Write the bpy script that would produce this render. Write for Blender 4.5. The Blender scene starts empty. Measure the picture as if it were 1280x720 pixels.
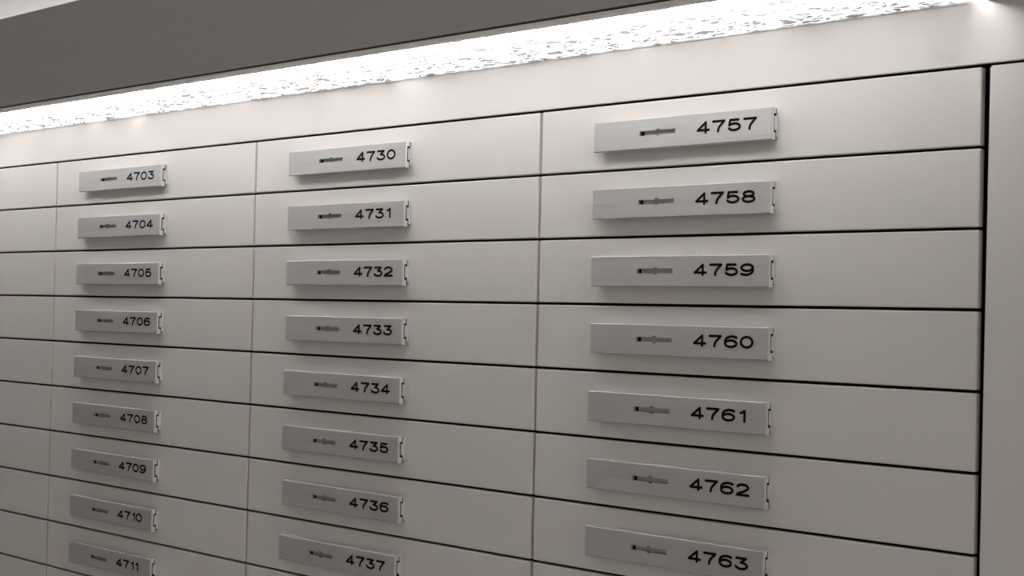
import bpy, bmesh, math, random
from mathutils import Matrix, Vector
random.seed(7)
scene = bpy.context.scene
COL = scene.collection

# ---------------------------------------------------------------- scale and frame
S = 0.05            # one row of boxes is 50 mm tall
Z0 = 1.85           # height of the joint above the top row of boxes
X0 = 11.0           # world x = 0 lies in the middle of the cabinet
def P(x, y, z):     # cabinet units (column direction, depth, height) -> metres
    return Vector(((x - X0) * S, y * S, Z0 + z * S))

# ---------------------------------------------------------------- camera
cam_d = bpy.data.cameras.new('camera')
cam_d.sensor_width = 36.0
cam_d.lens = 36.0 * 1873.0 / 1280.0
cam_d.clip_start = 0.02
cam = bpy.data.objects.new('camera', cam_d)
COL.objects.link(cam)
R = ((0.72381703, -0.68997986, -0.00408684),
     (0.68960428, 0.72359618, -0.02923182),
     (0.02312659, 0.01834019, 0.9995643))
rot = Matrix([[R[i][0], R[i][2], -R[i][1]] for i in range(3)])
cam.matrix_world = Matrix.Translation(P(30.5266, -17.1786, -3.1991)) @ rot.to_4x4()
scene.camera = cam

# ---------------------------------------------------------------- world, exposure
world = bpy.data.worlds.new('world')
scene.world = world
world.use_nodes = True
bg = world.node_tree.nodes['Background']
bg.inputs['Color'].default_value = (1.0, 0.952, 0.915, 1)
bg.inputs['Strength'].default_value = 0.315
vs = scene.view_settings
vs.view_transform = 'Standard'
vs.look = 'None'
vs.exposure = 0.05
vs.gamma = 1.0
vs.use_curve_mapping = False
TUBE = 50.0           # radiance of the light tube above the glass
COVE_FILL = 5.5  # radiance of the unseen tube added for the upper wall
FILL_PANEL = 4.2          # radiance of the unseen ceiling panels added as fill light

# ---------------------------------------------------------------- materials
def new_mat(name):
    m = bpy.data.materials.new(name)
    m.use_nodes = True
    nt = m.node_tree
    return m, nt, nt.nodes['Principled BSDF']

def N(nt, kind, **kw):
    n = nt.nodes.new(kind)
    for k, v in kw.items():
        setattr(n, k, v)
    return n

def coords(nt, scale=(1, 1, 1), rotz=0.0, world_space=True):
    mp = N(nt, 'ShaderNodeMapping')
    mp.inputs['Scale'].default_value = scale
    mp.inputs['Rotation'].default_value = (0, 0, rotz)
    if world_space:
        g = N(nt, 'ShaderNodeNewGeometry')
        nt.links.new(g.outputs['Position'], mp.inputs['Vector'])
    else:
        t = N(nt, 'ShaderNodeTexCoord')
        nt.links.new(t.outputs['Object'], mp.inputs['Vector'])
    return mp.outputs['Vector']

def ramp(nt, fac, stops):
    r = N(nt, 'ShaderNodeValToRGB')
    el = r.color_ramp.elements
    while len(el) < len(stops):
        el.new(0.5)
    for e, (p, c) in zip(el, stops):
        e.position = p
        e.color = c if len(c) == 4 else (*c, 1)
    nt.links.new(fac, r.inputs['Fac'])
    return r.outputs['Color']

def bump(nt, bsdf, height, strength, dist):
    b = N(nt, 'ShaderNodeBump')
    b.inputs['Strength'].default_value = strength
    b.inputs['Distance'].default_value = dist
    nt.links.new(height, b.inputs['Height'])
    nt.links.new(b.outputs['Normal'], bsdf.inputs['Normal'])

def noise(nt, vec, scale, detail=3, rough=0.55):
    n = N(nt, 'ShaderNodeTexNoise')
    n.inputs['Scale'].default_value = scale
    n.inputs['Detail'].default_value = detail
    n.inputs['Roughness'].default_value = rough
    nt.links.new(vec, n.inputs['Vector'])
    return n.outputs['Fac']

def mixc(nt, fac, a, b, blend='MIX'):
    m = N(nt, 'ShaderNodeMix', data_type='RGBA', blend_type=blend)
    for sock, v in ((m.inputs[0], fac), (m.inputs[6], a), (m.inputs[7], b)):
        if hasattr(v, 'links'):
            nt.links.new(v, sock)
        elif isinstance(v, (int, float)):
            sock.default_value = v
        else:
            sock.default_value = (*v, 1)
    return m.outputs[2]

def paint(name, col, specks=True, rough=0.42):
    m, nt, b = new_mat(name)
    v = coords(nt, (1, 1, 1))
    soft = noise(nt, v, 9.0, 4)
    c = mixc(nt, soft, tuple(x * 0.965 for x in col), tuple(min(1, x * 1.03) for x in col))
    if specks:                                  # a few scuffs and chips of worn paint
        sv = coords(nt, (60, 60, 150))
        sp = noise(nt, sv, 1.0, 2, 0.6)
        mask = noise(nt, v, 14.0, 2)
        s1 = ramp(nt, sp, [(0.735, (0, 0, 0)), (0.78, (1, 1, 1))])
        s2 = ramp(nt, mask, [(0.52, (0, 0, 0)), (0.66, (1, 1, 1))])
        f = mixc(nt, 1.0, s1, s2, 'MULTIPLY')
        c = mixc(nt, f, c, (col[0] * 0.45, col[1] * 0.42, col[2] * 0.4))
    nt.links.new(c, b.inputs['Base Color'])
    b.inputs['Roughness'].default_value = rough
    bump(nt, b, noise(nt, v, 700.0, 2), 0.05, 0.0004)
    return m

def metal(name, col, rough, streak=(3, 400, 400), var=0.08, metallic=1.0, bs=0.12):
    m, nt, b = new_mat(name)
    v = coords(nt, streak)
    st = noise(nt, v, 3.0, 4, 0.6)
    c = mixc(nt, st, tuple(x * (1 - var) for x in col), tuple(min(1, x * (1 + var)) for x in col))
    nt.links.new(c, b.inputs['Base Color'])
    b.inputs['Metallic'].default_value = metallic
    b.inputs['Roughness'].default_value = rough
    bump(nt, b, st, bs, 0.0003)
    return m

M = {}
M['door'] = paint('cream_door_paint', (0.738, 0.700, 0.668))
M['frame'] = paint('cream_frame_paint', (0.738, 0.700, 0.668), specks=False)
M['cover'] = metal('brushed_aluminium', (0.61, 0.607, 0.60), 0.68)
M['base'] = metal('cast_aluminium', (0.88, 0.875, 0.87), 0.7, (40, 40, 40), 0.10)
M['shutter'] = metal('dull_steel', (0.40, 0.395, 0.39), 0.5, (60, 60, 60), 0.1)
m, nt, b = new_mat('black_enamel')
nt.links.new(ramp(nt, noise(nt, coords(nt), 300.0), [(0.3, (0.002, 0.002, 0.002)), (0.8, (0.005, 0.005, 0.005))]), b.inputs['Base Color'])
b.inputs['Specular IOR Level'].default_value = 0.08
b.inputs['Roughness'].default_value = 0.6
M['black'] = m
m, nt, b = new_mat('dark_cabinet_steel')
nt.links.new(ramp(nt, noise(nt, coords(nt), 30.0), [(0.3, (0.012, 0.011, 0.010)), (0.8, (0.022, 0.019, 0.018))]), b.inputs['Base Color'])
b.inputs['Roughness'].default_value = 0.8
M['dark'] = m
M['fascia'] = metal('grey_bulkhead_laminate', (0.52, 0.50, 0.48), 0.5, (2, 120, 120), 0.07, 0.0, 0.05)
M['lip'] = metal('satin_lip', (0.90, 0.88, 0.86), 0.45, (3, 300, 300), 0.05, 0.0, 0.05)
M['white_wall'] = paint('white_wall_paint', (0.80, 0.79, 0.79), specks=False, rough=0.7)
M['ceiling'] = paint('ceiling_paint', (0.82, 0.81, 0.81), specks=False, rough=0.8)
m, nt, b = new_mat('beige_floor_stone')
nt.links.new(ramp(nt, noise(nt, coords(nt), 6.0, 5), [(0.3, (0.46, 0.44, 0.41)), (0.75, (0.55, 0.53, 0.50))]), b.inputs['Base Color'])
b.inputs['Roughness'].default_value = 0.35
M['floor'] = m

def emit_mat(name, col, strength):
    m = bpy.data.materials.new(name)
    m.use_nodes = True
    nt = m.node_tree
    nt.nodes.clear()
    o = N(nt, 'ShaderNodeOutputMaterial')
    e = N(nt, 'ShaderNodeEmission')
    e.inputs['Color'].default_value = (*col, 1)
    e.inputs['Strength'].default_value = strength
    nt.links.new(e.outputs[0], o.inputs['Surface'])
    return m
M['led'] = emit_mat('led_tube', (1, 0.98, 0.965), TUBE)
M['panel'] = emit_mat('ceiling_fill_glow', (1, 0.96, 0.93), FILL_PANEL)
M['cove'] = emit_mat('added_cove_glow', (1, 0.985, 0.98), COVE_FILL)

# crackled glass of the diffuser: a translucent sheet of pressed shards, some clear and some dull
m = bpy.data.materials.new('crackled_glass')
m.use_nodes = True
nt = m.node_tree
nt.nodes.clear()
def shards(rotz, sc, lo, hi):
    v = coords(nt, sc, rotz)
    vo = N(nt, 'ShaderNodeTexVoronoi', feature='DISTANCE_TO_EDGE')
    vo.inputs['Scale'].default_value = 1.0
    nt.links.new(v, vo.inputs['Vector'])
    return ramp(nt, vo.outputs['Distance'], [(lo, (1, 1, 1)), (hi, (0, 0, 0))])
def tone(rotz, sc, lo, hi):
    v = coords(nt, sc, rotz)
    vo = N(nt, 'ShaderNodeTexVoronoi', feature='F1')
    vo.inputs['Scale'].default_value = 1.0
    nt.links.new(v, vo.inputs['Vector'])
    sep = N(nt, 'ShaderNodeSeparateColor')
    nt.links.new(vo.outputs['Color'], sep.inputs[0])
    return ramp(nt, sep.outputs[0], [(lo, (0, 0, 0)), (hi, (1, 1, 1))])
f = tone(0.5, (70, 105, 1), 0.62, 0.95)
f = mixc(nt, 1.0, f, tone(-0.6, (120, 190, 1), 0.86, 0.99), 'LIGHTEN')
for rz, sc, hi in ((0.35, (34, 60, 1), 0.040), (-0.45, (40, 72, 1), 0.034), (1.1, (26, 46, 1), 0.026)):
    f = mixc(nt, 1.0, f, shards(rz, sc, hi * 0.4, hi), 'LIGHTEN')
gcol = mixc(nt, f, (0.068, 0.0695, 0.0715), (0.93, 0.94, 0.96))
out = N(nt, 'ShaderNodeOutputMaterial')
tr = N(nt, 'ShaderNodeBsdfTranslucent')
gl = N(nt, 'ShaderNodeBsdfGlossy')
gl.inputs['Roughness'].default_value = 0.15
gl.inputs['Color'].default_value = (0.9, 0.92, 0.95, 1)
mx = N(nt, 'ShaderNodeMixShader')
mx.inputs[0].default_value = 0.06
nt.links.new(gcol, tr.inputs['Color'])
nt.links.new(tr.outputs[0], mx.inputs[1])
nt.links.new(gl.outputs[0], mx.inputs[2])
nt.links.new(mx.outputs[0], out.inputs['Surface'])
M['glass'] = m

# ---------------------------------------------------------------- object helpers
def link(name, bm, mat, parent=None, origin=None, smooth=False):
    me = bpy.data.meshes.new(name)
    bmesh.ops.recalc_face_normals(bm, faces=bm.faces)
    bm.to_mesh(me)
    bm.free()
    me.materials.append(mat)
    if smooth:
        for p_ in me.polygons:
            p_.use_smooth = True
    o = bpy.data.objects.new(name, me)
    COL.objects.link(o)
    if parent is not None:
        o.parent = parent
    if origin is not None:
        o.location = origin
    return o

def tag(o, label=None, cat=None, group=None, kind=None):
    for k, v in (('label', label), ('category', cat), ('group', group), ('kind', kind)):
        if v:
            o[k] = v
    return o

def empty(name, loc):
    o = bpy.data.objects.new(name, None)
    o.empty_display_size = 0.02
    COL.objects.link(o)
    o.location = loc
    return o

def box(bm, a, b, bevel=0.0, seg=2):
    lo = [min(a[i], b[i]) for i in range(3)]
    hi = [max(a[i], b[i]) for i in range(3)]
    g = bmesh.ops.create_cube(bm, size=1.0)
    vs_ = g['verts']
    for v in vs_:
        v.co = Vector([lo[i] + (v.co[i] + 0.5) * (hi[i] - lo[i]) for i in range(3)])
    if bevel:
        es = list({e for v in vs_ for e in v.link_edges})
        bmesh.ops.bevel(bm, geom=es, offset=bevel, segments=seg, affect='EDGES', profile=0.6)

def ubox(name, a, b, mat, parent=None, bevel=0.0):      # box given in cabinet units, world placed
    bm = bmesh.new()
    pa, pb = P(*a), P(*b)
    if parent is not None:
        pa -= parent.location
        pb -= parent.location
    box(bm, pa, pb, bevel)
    return link(name, bm, mat, parent)

# ---------------------------------------------------------------- the setting
W = 7.3469            # column pitch
PITCH_ROWS = 10       # rows built
XL, XR = -9.2, 30.0   # ends of the cabinet front
X_END = 22.04         # right edge of the last column of doors
ZG = 0.783            # underside of the lit glass
YG = -2.03            # its room-side edge
YF = -2.29            # face of the bulkhead
ZF = 2.652            # top of the bulkhead
def world_box(name, a, b, mat, kind='structure'):
    bm = bmesh.new()
    box(bm, a, b)
    return tag(link(name, bm, mat), kind=kind)
zb = P(0, 0, -PITCH_ROWS).z
xa, xb = P(XL, 0, 0).x, P(XR, 0, 0).x
world_box('floor', (xa - 2.199, -3.0, -0.1), (xb + 6.4, 0.45, 0.0), M['floor'])
world_box('ceiling', (xa - 2.199, -3.0, 2.5), (xb + 6.4, 0.45, 2.6), M['ceiling'])
world_box('wall_back', (xa - 2.199, 0.0, P(0, 0, ZF + 0.02).z), (xb + 1.2, 0.12, 2.5), M['white_wall'])
m, nt, b = new_mat('dark_added_wall')  # unseen dark wall added to dim the reflections in the lock plates
nt.links.new(ramp(nt, noise(nt, coords(nt, (2, 2, 14)), 3.0, 4), [(0.3, (0.045, 0.036, 0.03)), (0.75, (0.075, 0.06, 0.05))]), b.inputs['Base Color'])
b.inputs['Roughness'].default_value = 0.6
world_box('wall_end_added', (xa - 2.32, -3.0, 0.0), (xa - 2.2, 0.12, 2.5), m)
world_box('wall_lower', (xa - 2.199, 0.0, 0.0), (xb + 1.2, 0.12, zb - 0.012), M['white_wall'])
world_box('wall_left', (xa - 2.199, 0.0, zb - 0.012), (xa - 0.002, 0.12, P(0, 0, ZF + 0.02).z), M['white_wall'])
world_box('wall_right', (xb + 0.002, 0.0, zb - 0.012), (xb + 1.2, 0.12, P(0, 0, ZF + 0.02).z), M['white_wall'])

# ---------------------------------------------------------------- cabinet frame
GV, GH = 0.058, 0.040     # joint widths between doors
DT = 0.12                 # door thickness
cab = empty('deposit_cabinet', P(X0, 1.0, -PITCH_ROWS - 0.25))
tag(cab, 'cream steel cabinet frame with wide header band and side panel around the deposit boxes', 'cabinet')
ubox('header_panel', (XL, 0.0, GH * 0.5), (XR, 0.07, ZF), M['frame'], cab, 0.0006)
# the panel beside the last column; its edge leans a little so the joint narrows downwards
bm = bmesh.new()
quad = [(22.117, -0.014), (22.070, -PITCH_ROWS), (XR, -PITCH_ROWS), (XR, -0.014)]
fr = [bm.verts.new(P(x, 0.0, z) - cab.location) for x, z in quad]
bk = [bm.verts.new(P(x, 0.07, z) - cab.location) for x, z in quad]
bm.faces.new(fr)
bm.faces.new(bk[::-1])
for i in range(4):
    j = (i + 1) % 4
    bm.faces.new((fr[i], bk[i], bk[j], fr[j]))
bmesh.ops.bevel(bm, geom=list(bm.edges), offset=0.0009, segments=2, affect='EDGES')
link('side_panel', bm, M['frame'], cab)
ubox('side_panel', (XL, 0.0, -PITCH_ROWS), (-W - GV * 0.5, 0.07, -0.014), M['frame'], cab, 0.0005)
ubox('back_panel', (XL, 0.55, -PITCH_ROWS - 0.25), (XR, 0.75, ZF - 0.2), M['dark'], cab)
ubox('bottom_rail', (XL, 0.0, -PITCH_ROWS - 0.25), (XR, 0.5, -PITCH_ROWS - GH * 0.5), M['frame'], cab, 0.0005)

# ---------------------------------------------------------------- bulkhead and lamp
XG0, XG1 = XL + 0.3, 21.86
bh = empty('bulkhead', P(X0, YF, ZG))
tag(bh, 'dark grey bulkhead running above the cream header, holding the lit glass', 'bulkhead')
ubox('fascia_panel', (XL, YF, 0.835), (XR, YF + 0.22, ZF), M['fascia'], bh, 0.0004)
ubox('bottom_lip', (XL, YF, ZG - 0.01), (XR, YG, 0.803), M['lip'], bh, 0.0003)
ubox('shadow_gap', (XL, YF + 0.06, 0.803), (XR, YF + 0.21, 0.90), M['dark'], bh)
ubox('inner_lining', (XL, YF + 0.22, 0.90), (XR, YF + 0.24, ZF), M['ceiling'], bh)
lp = empty('light_panel', P(X0, -1.0, ZG))
tag(lp, 'glowing strip of white crackled glass between the bulkhead and the cream header', 'light panel')
ubox('back_board', (XL, -0.02, ZG + 0.002), (21.8, -0.001, ZF - 0.62), M['lip'], lp)
ubox('housing_top', (XL, YF + 0.245, ZF - 0.62), (XR, -0.001, ZF - 0.5), M['fascia'], lp)
ubox('end_plate', (22.09, YG + 0.005, ZG), (XR, -0.001, ZG + 0.12), M['fascia'], lp)
ubox('end_plate', (XL, YG + 0.005, ZG), (XG0, -0.021, ZG + 0.12), M['fascia'], lp)

# crackled glass: uneven faceted underside and an uneven edge along the header
bm = bmesh.new()
nx, ny = 420, 14
top, bot = [], []
rg = random.Random(3)
for i in range(nx + 1):
    x = XG0 + (XG1 - XG0) * i / nx
    ye = -0.0215 - 0.006 * rg.random() ** 3
    rowb, rowt = [], []
    for j in range(ny + 1):
        t = j / ny
        y = (YG + 0.006) * (1 - t) + ye * t
        jx = 0 if i in (0, nx) else (rg.random() - 0.5) * 0.06
        jy = 0 if j in (0, ny) else (rg.random() - 0.5) * 0.09
        rowb.append(bm.verts.new(P(x + jx, y + jy, ZG + 0.004 + rg.random() * 0.03) - lp.location))
        if j in (0, ny):
            rowt.append(bm.verts.new(P(x, y, ZG + 0.06) - lp.location))
    bot.append(rowb)
    top.append(rowt)
for i in range(nx):
    for j in range(ny):
        a, b_, c, d = bot[i][j], bot[i + 1][j], bot[i + 1][j + 1], bot[i][j + 1]
        if rg.random() < 0.5:
            bm.faces.new((a, b_, c)); bm.faces.new((a, c, d))
        else:
            bm.faces.new((a, b_, d)); bm.faces.new((b_, c, d))
    bm.faces.new((bot[i][0], top[i][0], top[i + 1][0], bot[i + 1][0]))
    bm.faces.new((bot[i][ny], bot[i + 1][ny], top[i + 1][1], top[i][1]))
bm.faces.new([bot[0][j] for j in range(ny + 1)] + [top[0][1], top[0][0]])
bm.faces.new([bot[nx][j] for j in range(ny, -1, -1)] + [top[nx][0], top[nx][1]])
glass = link('diffuser_glass', bm, M['glass'], lp)

def tube(name, a, b, r, mat, parent=None):
    bm = bmesh.new()
    d = b - a
    bmesh.ops.create_cone(bm, cap_ends=True, segments=16, radius1=r, radius2=r, depth=d.length,
                          matrix=Matrix.Translation((a + b) / 2 - (parent.location if parent else Vector())) @ Vector((0, 0, 1)).rotation_difference(d).to_matrix().to_4x4())
    return link(name, bm, mat, parent, smooth=True)
tb = tube('light_tube', P(XG0 + 0.2, -1.78, 1.18), P(22.0, -1.78, 1.18), 0.0075, M['led'], lp)
bm = bmesh.new()
bmesh.ops.create_cone(bm, cap_ends=True, segments=16, radius1=0.008, radius2=0.008, depth=0.15 * S,
                      matrix=Matrix.Translation(P(22.075, -1.78, 1.18) - lp.location) @ Matrix.Rotation(math.pi / 2, 4, 'Y'))
link('end_cap', bm, M['lip'], tb)
cove = empty('added_cove_light', P(X0, -0.8, ZF - 0.5))  # unseen tube added to brighten the wall above the bulkhead
tag(cove, 'added unseen light tube in the trough behind the grey bulkhead, brightening the white wall', 'added light')
tube('added_glow_tube', P(XL + 1, -0.9, ZF - 0.2), P(XR - 6, -0.9, ZF - 0.2), 0.009, M['cove'], cove)
for xs in (XL + 3, X0, XR - 8):
    ubox('added_tube_bracket', (xs - 0.3, -1.2, ZF - 0.499), (xs + 0.3, -0.6, ZF - 0.36), M['lip'], cove)

# unseen fill lights added at the ceiling to brighten doors and plate ends
for k, (lx, ly, lab) in enumerate(((3.6, -1.3, 'added ceiling fill light close to the bulkhead, past the side panel'), (3.6, -2.5, 'added ceiling fill light over the middle of the aisle'),
                                   (6.0, -1.3, 'far added ceiling fill light in line with the bulkhead'), (6.0, -2.5, 'far added ceiling fill light over the aisle end'))):
    cl = empty('added_ceiling_fill', (lx, ly, 2.5))
    tag(cl, lab, 'added light', 'added ceiling fill lights')
    bm = bmesh.new()
    box(bm, (-1.07, -0.27, -0.022), (1.07, 0.27, -0.014))
    link('fill_emitter', bm, M['panel'], cl)
    for a, b_ in (((-1.1, -0.3), (1.1, -0.272)), ((-1.1, 0.272), (1.1, 0.3)), ((-1.1, -0.272), (-1.072, 0.272)), ((1.072, -0.272), (1.1, 0.272))):
        bm = bmesh.new()
        box(bm, (*a, -0.026), (*b_, 0.0), 0.002)
        link('fill_frame', bm, M['lip'], cl)

# ---------------------------------------------------------------- deposit boxes
PX, PZ, PW, PH, PT = 1.2355, 0.29324, 3.1609, 0.44322, 0.1725

def door_mesh(w):
    bm = bmesh.new()
    box(bm, (GV * 0.5 * S, 0, -(1 - GH * 0.5) * S), ((w - GV * 0.5) * S, DT * S, -GH * 0.5 * S), 0.0009, 2)
    return bm

def slot_loop(n=10):
    x0, x1, zc, h = 0.880, 1.528, 0.226, 0.034
    xc, r = 1.21, 0.056
    dx = math.sqrt(r * r - h * h)
    pts = [(x0, zc - h), (xc - dx, zc - h)]
    a0 = math.atan2(-h, -dx)
    a1 = math.atan2(-h, dx)
    for k in range(1, n):                       # lower bulge
        a = a0 + (a1 - a0) * k / n
        pts.append((xc + r * math.cos(a), zc + r * math.sin(a)))
    pts += [(xc + dx, zc - h), (x1, zc - h), (x1, zc + h), (xc + dx, zc + h)]
    a0 = math.atan2(h, dx)
    a1 = math.atan2(h, -dx)
    for k in range(1, n):
        a = a0 + (a1 - a0) * k / n
        pts.append((xc + r * math.cos(a), zc + r * math.sin(a)))
    pts += [(xc - dx, zc + h), (x0, zc + h)]
    return pts

def extrude_profile(prof, length, bev=0.0):
    bm = bmesh.new()
    a = [bm.verts.new((0, y * S, z * S)) for y, z in prof]
    b = [bm.verts.new((length * S, y * S, z * S)) for y, z in prof]
    bm.faces.new(a)
    bm.faces.new(b[::-1])
    n = len(prof)
    for i in range(n):
        j = (i + 1) % n
        bm.faces.new((a[i], b[i], b[j], a[j]))
    if bev:
        bmesh.ops.bevel(bm, geom=list(bm.edges), offset=bev, segments=1, affect='EDGES')
    return bm

# lock cover: a C section whose front wall is pierced by the key slot (origin at its lower left front corner)
WEB, FL, FT, FB, CL = 0.27 * PT, 0.55 * PT, 0.19 * PH, 0.23 * PH, 0.023
def cover_mesh():
    bm = bmesh.new()
    e = 0.010
    # (y, z) section from front-bottom going round; front wall itself is made apart, with its hole
    prof = [(e, 0), (FL, 0), (FL, FB), (WEB, FB), (WEB, PH - FT), (FL, PH - FT), (FL, PH), (e, PH)]
    L = [bm.verts.new((e * S * 0, y * S, z * S)) for y, z in prof]
    Rr = [bm.verts.new((PW * S, y * S, z * S)) for y, z in prof]
    n = len(prof)
    for i in range(n - 1):
        if i == 3:
            continue
        bm.faces.new((L[i], Rr[i], Rr[i + 1], L[i + 1]))
    for fc in (bm.faces.new(L), bm.faces.new(Rr[::-1])):
        fc.material_index = 1               # saw-cut ends
    # chamfer ring to the front face
    ring = [L[0], Rr[0], Rr[n - 1], L[n - 1]]
    fr = [bm.verts.new(c) for c in ((e * S, 0, e * S), ((PW - e) * S, 0, e * S), ((PW - e) * S, 0, (PH - e) * S), (e * S, 0, (PH - e) * S))]
    for i in range(4):
        j = (i + 1) % 4
        bm.faces.new((ring[i], ring[j], fr[j], fr[i]))
    sl = slot_loop()
    s0 = [bm.verts.new((x * S, 0, z * S)) for x, z in sl]
    s1 = [bm.verts.new((x * S, WEB * S, z * S)) for x, z in sl]
    edges = []
    for lp in (fr, s0):
        for i in range(len(lp)):
            edges.append(bm.edges.get((lp[i], lp[(i + 1) % len(lp)])) or bm.edges.new((lp[i], lp[(i + 1) % len(lp)])))
    bmesh.ops.triangle_fill(bm, use_beauty=True, use_dissolve=False, edges=edges, normal=(0, -1, 0))
    m_ = len(sl)
    for i in range(m_):
        j = (i + 1) % m_
        bm.faces.new((s0[i], s0[j], s1[j], s1[i]))
    # inner wall with the same hole
    inner = [L[3], Rr[3], Rr[4], L[4]]
    edges = []
    for lp in (inner, s1):
        for i in range(len(lp)):
            edges.append(bm.edges.get((lp[i], lp[(i + 1) % len(lp)])) or bm.edges.new((lp[i], lp[(i + 1) % len(lp)])))
    bmesh.ops.triangle_fill(bm, use_beauty=True, use_dissolve=False, edges=edges, normal=(0, 1, 0))
    return bm

def base_mesh():
    prof = [(WEB + CL, FB + CL * 1.6), (FL + CL, FB + CL * 1.6), (FL + CL, 0.05), (0.845 * PT, 0.05), (0.845 * PT, PH - 0.004),
            (FL + CL, PH - 0.004), (FL + CL, PH - FT - CL * 1.6), (WEB + CL, PH - FT - CL * 1.6)]
    bm = extrude_profile(prof, PW - 0.008, 0.0)
    return bm

# engraved numerals: single strokes with round ends, drawn in a 1 x 1 field
def arc(cx, cy, rx, ry, a0, a1, n=12):
    return [(cx + rx * math.cos(math.radians(a0 + (a1 - a0) * k / n)), cy + ry * math.sin(math.radians(a0 + (a1 - a0) * k / n))) for k in range(n + 1)]
GLYPH = {
    '0': [arc(0.5, 0.5, 0.5, 0.5, 90, 450, 36)],
    '1': [[(0.0, 0.80), (0.16, 0.86), (0.34, 1.0)], [(0.34, 1.0), (0.34, 0.0)]],
    '2': [arc(0.5, 0.72, 0.47, 0.28, 165, -25, 16) + [(0.62, 0.36), (0.16, 0.16), (0.0, 0.0)], [(0.0, 0.0), (1.0, 0.0)]],
    '3': [[(0.08, 1.0), (0.9, 1.0)], [(0.9, 1.0), (0.46, 0.60)], [(0.46, 0.60)] + arc(0.5, 0.29, 0.5, 0.30, 80, -165, 20)],
    '4': [[(0.72, 0.0), (0.72, 1.0)], [(0.72, 1.0), (0.0, 0.24)], [(0.0, 0.24), (1.0, 0.24)]],
    '5': [[(0.86, 1.0), (0.14, 1.0)], [(0.14, 1.0), (0.06, 0.5)], [(0.06, 0.5)] + arc(0.5, 0.32, 0.5, 0.32, 148, -158, 24)],
    '6': [arc(0.62, 0.56, 0.62, 0.44, 52, 180, 14) + arc(0.5, 0.31, 0.5, 0.31, 180, 540, 30)],
    '7': [[(0.0, 1.0), (1.0, 1.0)], [(1.0, 1.0), (0.72, 0.66), (0.56, 0.44), (0.48, 0.24), (0.45, 0.0)]],
    '8': [arc(0.5, 0.77, 0.43, 0.23, 0, 360, 28), arc(0.5, 0.27, 0.5, 0.27, 0, 360, 28)],
    '9': [arc(0.5, 0.69, 0.5, 0.31, 0, 360, 30), arc(0.38, 0.44, 0.62, 0.44, 30, -128, 16)],
}
DW, DH, SW = 0.189, 0.142, 0.036      # stroke-centre box of a numeral and the stroke width
def digit_mesh(ch):
    bm = bmesh.new()
    y0, y1 = -0.004, 0.0
    def prism(pts):
        a = [bm.verts.new((x * S, y0 * S, z * S)) for x, z in pts]
        b = [bm.verts.new((x * S, y1 * S, z * S)) for x, z in pts]
        bm.faces.new(a)
        for i in range(len(pts)):
            j = (i + 1) % len(pts)
            bm.faces.new((a[i], a[j], b[j], b[i]))
    for line in GLYPH[ch]:
        pts = [Vector((x * DW, z * DH)) for x, z in line]
        n = len(pts)
        closed = (pts[0] - pts[-1]).length < 1e-6
        nor = []
        for i in range(n):
            p0 = pts[i - 1] if i > 0 else (pts[-2] if closed else pts[0])
            p1 = pts[i + 1] if i < n - 1 else (pts[1] if closed else pts[-1])
            d = (p1 - p0).normalized()
            nor.append(Vector((-d.y, d.x)) * SW * 0.5)
        a = [p_ + q for p_, q in zip(pts, nor)]
        b = [p_ - q for p_, q in zip(pts, nor)]
        for i in range(n - 1):
            prism([a[i], b[i], b[i + 1], a[i + 1]])
        if not closed:
            for c in (pts[0], pts[-1]):
                prism([c + Vector((math.cos(k * math.pi / 5), math.sin(k * math.pi / 5))) * SW * 0.5 for k in range(10)])
    return bm

def mesh_of(name, bm, mat):
    me = bpy.data.meshes.new(name)
    bmesh.ops.recalc_face_normals(bm, faces=bm.faces)
    bm.to_mesh(me)
    bm.free()
    me.materials.append(mat)
    return me

def bmbox(a, b, bev=0.0):
    bm = bmesh.new()
    box(bm, tuple(c * S for c in a), tuple(c * S for c in b), bev, 1)
    return bm

def shade_strip_mesh():                           # black strips added to paint the shade between cover and base
    bm = bmesh.new()
    x0, x1, g = 1.70, PW - 0.006, CL * 0.9
    for a, b in (((x0, WEB, FB), (x1, WEB + g, PH - FT)), ((x0, FL, 0.02), (x1, FL + g, FB + CL)), ((x0, FL, PH - FT - CL), (x1, FL + g, PH - 0.008))):
        box(bm, tuple(c * S for c in a), tuple(c * S for c in b))
    return bm

ME = {
    'door': mesh_of('door', door_mesh(W), M['door']),
    'cover': mesh_of('lock_cover', cover_mesh(), M['cover']),
    'base': mesh_of('lock_base', base_mesh(), M['base']),
    'back': mesh_of('mounting_plate', bmbox((0.02, 0.86 * PT, 0.05), (PW - 0.02, PT, PH - 0.008)), M['base']),
    'shade_strip': mesh_of('joint_shade_strip', shade_strip_mesh(), M['black']),
    'shutter': mesh_of('slot_shutter', bmbox((0.925, WEB + 0.012, 0.16), (1.545, WEB + 0.017, 0.292)), M['shutter']),
    'hole': mesh_of('keyhole', bmbox((0.86, WEB + 0.012, 0.16), (0.924, WEB + 0.017, 0.292)), M['black']),
}
ME['cover'].materials.append(M['base'])
for ch in '0123456789':
    ME[ch] = mesh_of('digit', digit_mesh(ch), M['black'])

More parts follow.
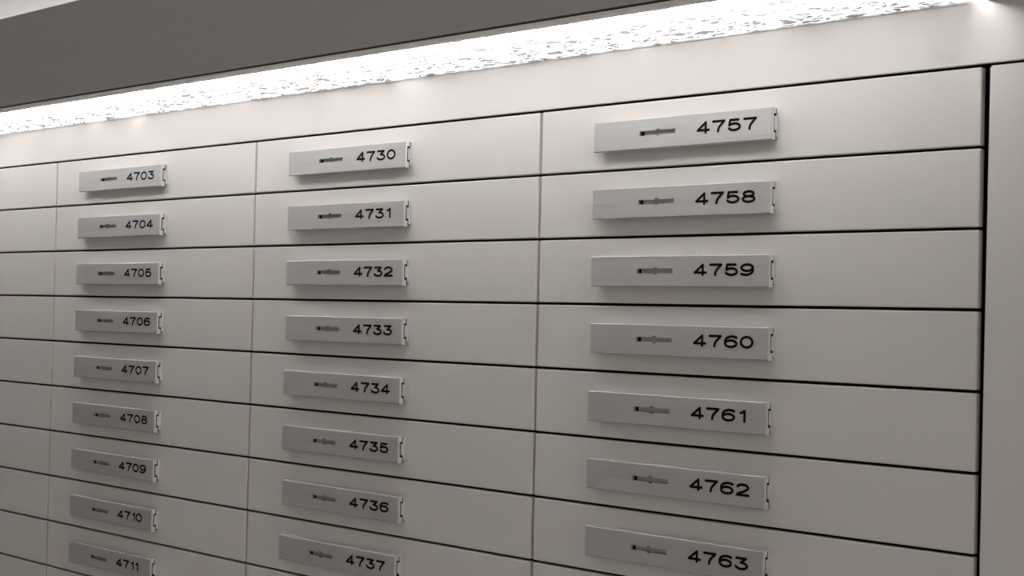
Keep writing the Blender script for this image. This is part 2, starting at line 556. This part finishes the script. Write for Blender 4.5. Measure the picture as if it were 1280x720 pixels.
def obj(name, me, parent, loc):
    o = bpy.data.objects.new(name, me)
    COL.objects.link(o)
    o.parent = parent
    o.location = Vector(loc) * S
    return o

def deposit_box(col, row, number, label, dx=0.0, dz=0.0):
    e = empty('deposit_box', P(col * W, 0, -row))
    tag(e, label, 'deposit box', 'numbered safe deposit boxes')
    obj('door', ME['door'], e, (0, 0, 0))
    x, z = PX + dx, -PZ - PH + dz
    c = obj('lock_cover', ME['cover'], e, (x, -PT, z))
    obj('lock_base', ME['base'], e, (x + 0.006, -PT, z))
    obj('mounting_plate', ME['back'], e, (x, -PT, z))
    obj('joint_shade_strip', ME['shade_strip'], e, (x, -PT, z))
    obj('slot_shutter', ME['shutter'], c, (0, 0, 0))
    obj('keyhole', ME['hole'], c, (0, 0, 0))
    px = 1.925
    for ch in number:
        obj('digit', ME[ch], c, (px + (0.035 if ch == '1' else 0), 0, 0.1655))
        px += {'1': 0.165}.get(ch, 0.263)
    return e

FIRST = {-1: 4676, 0: 4703, 1: 4730, 2: 4757}
LAST = {0: 8, 1: 7, 2: 6}             # the last row whose number the place shows
ORD = ('first', 'second', 'third', 'fourth', 'fifth', 'sixth', 'seventh', 'eighth', 'ninth', 'tenth')
COLUMN = {0: 'column beside the unnumbered doors', 1: 'middle numbered column', 2: 'column beside the side panel'}
BELOW = ('', 'directly beneath', 'two places beneath', 'three places beneath')
jit = {(1, 6): (0.04, 0.0), (2, 3): (0.015, 0.01), (1, 3): (0.02, 0.0), (1, 7): (-0.015, 0.0), (2, 0): (0.0, 0.0)}
for col in (-1, 0, 1, 2):
    for row in range(PITCH_ROWS):
        num = FIRST[col] + row
        if col == -1:
            lab = 'cream deposit box door, %s down, adjoining box %d, lacking a visible number' % (ORD[row], 4703 + row)
        elif row <= LAST[col]:
            lab = 'cream deposit box door numbered %d, %s down in the %s' % (num, ORD[row], COLUMN[col])
        else:
            lab = 'cream deposit box door %s box %d in the %s' % (BELOW[row - LAST[col]], FIRST[col] + LAST[col], COLUMN[col])
        deposit_box(col, row, str(num), lab, *jit.get((col, row), (0.0, 0.0)))
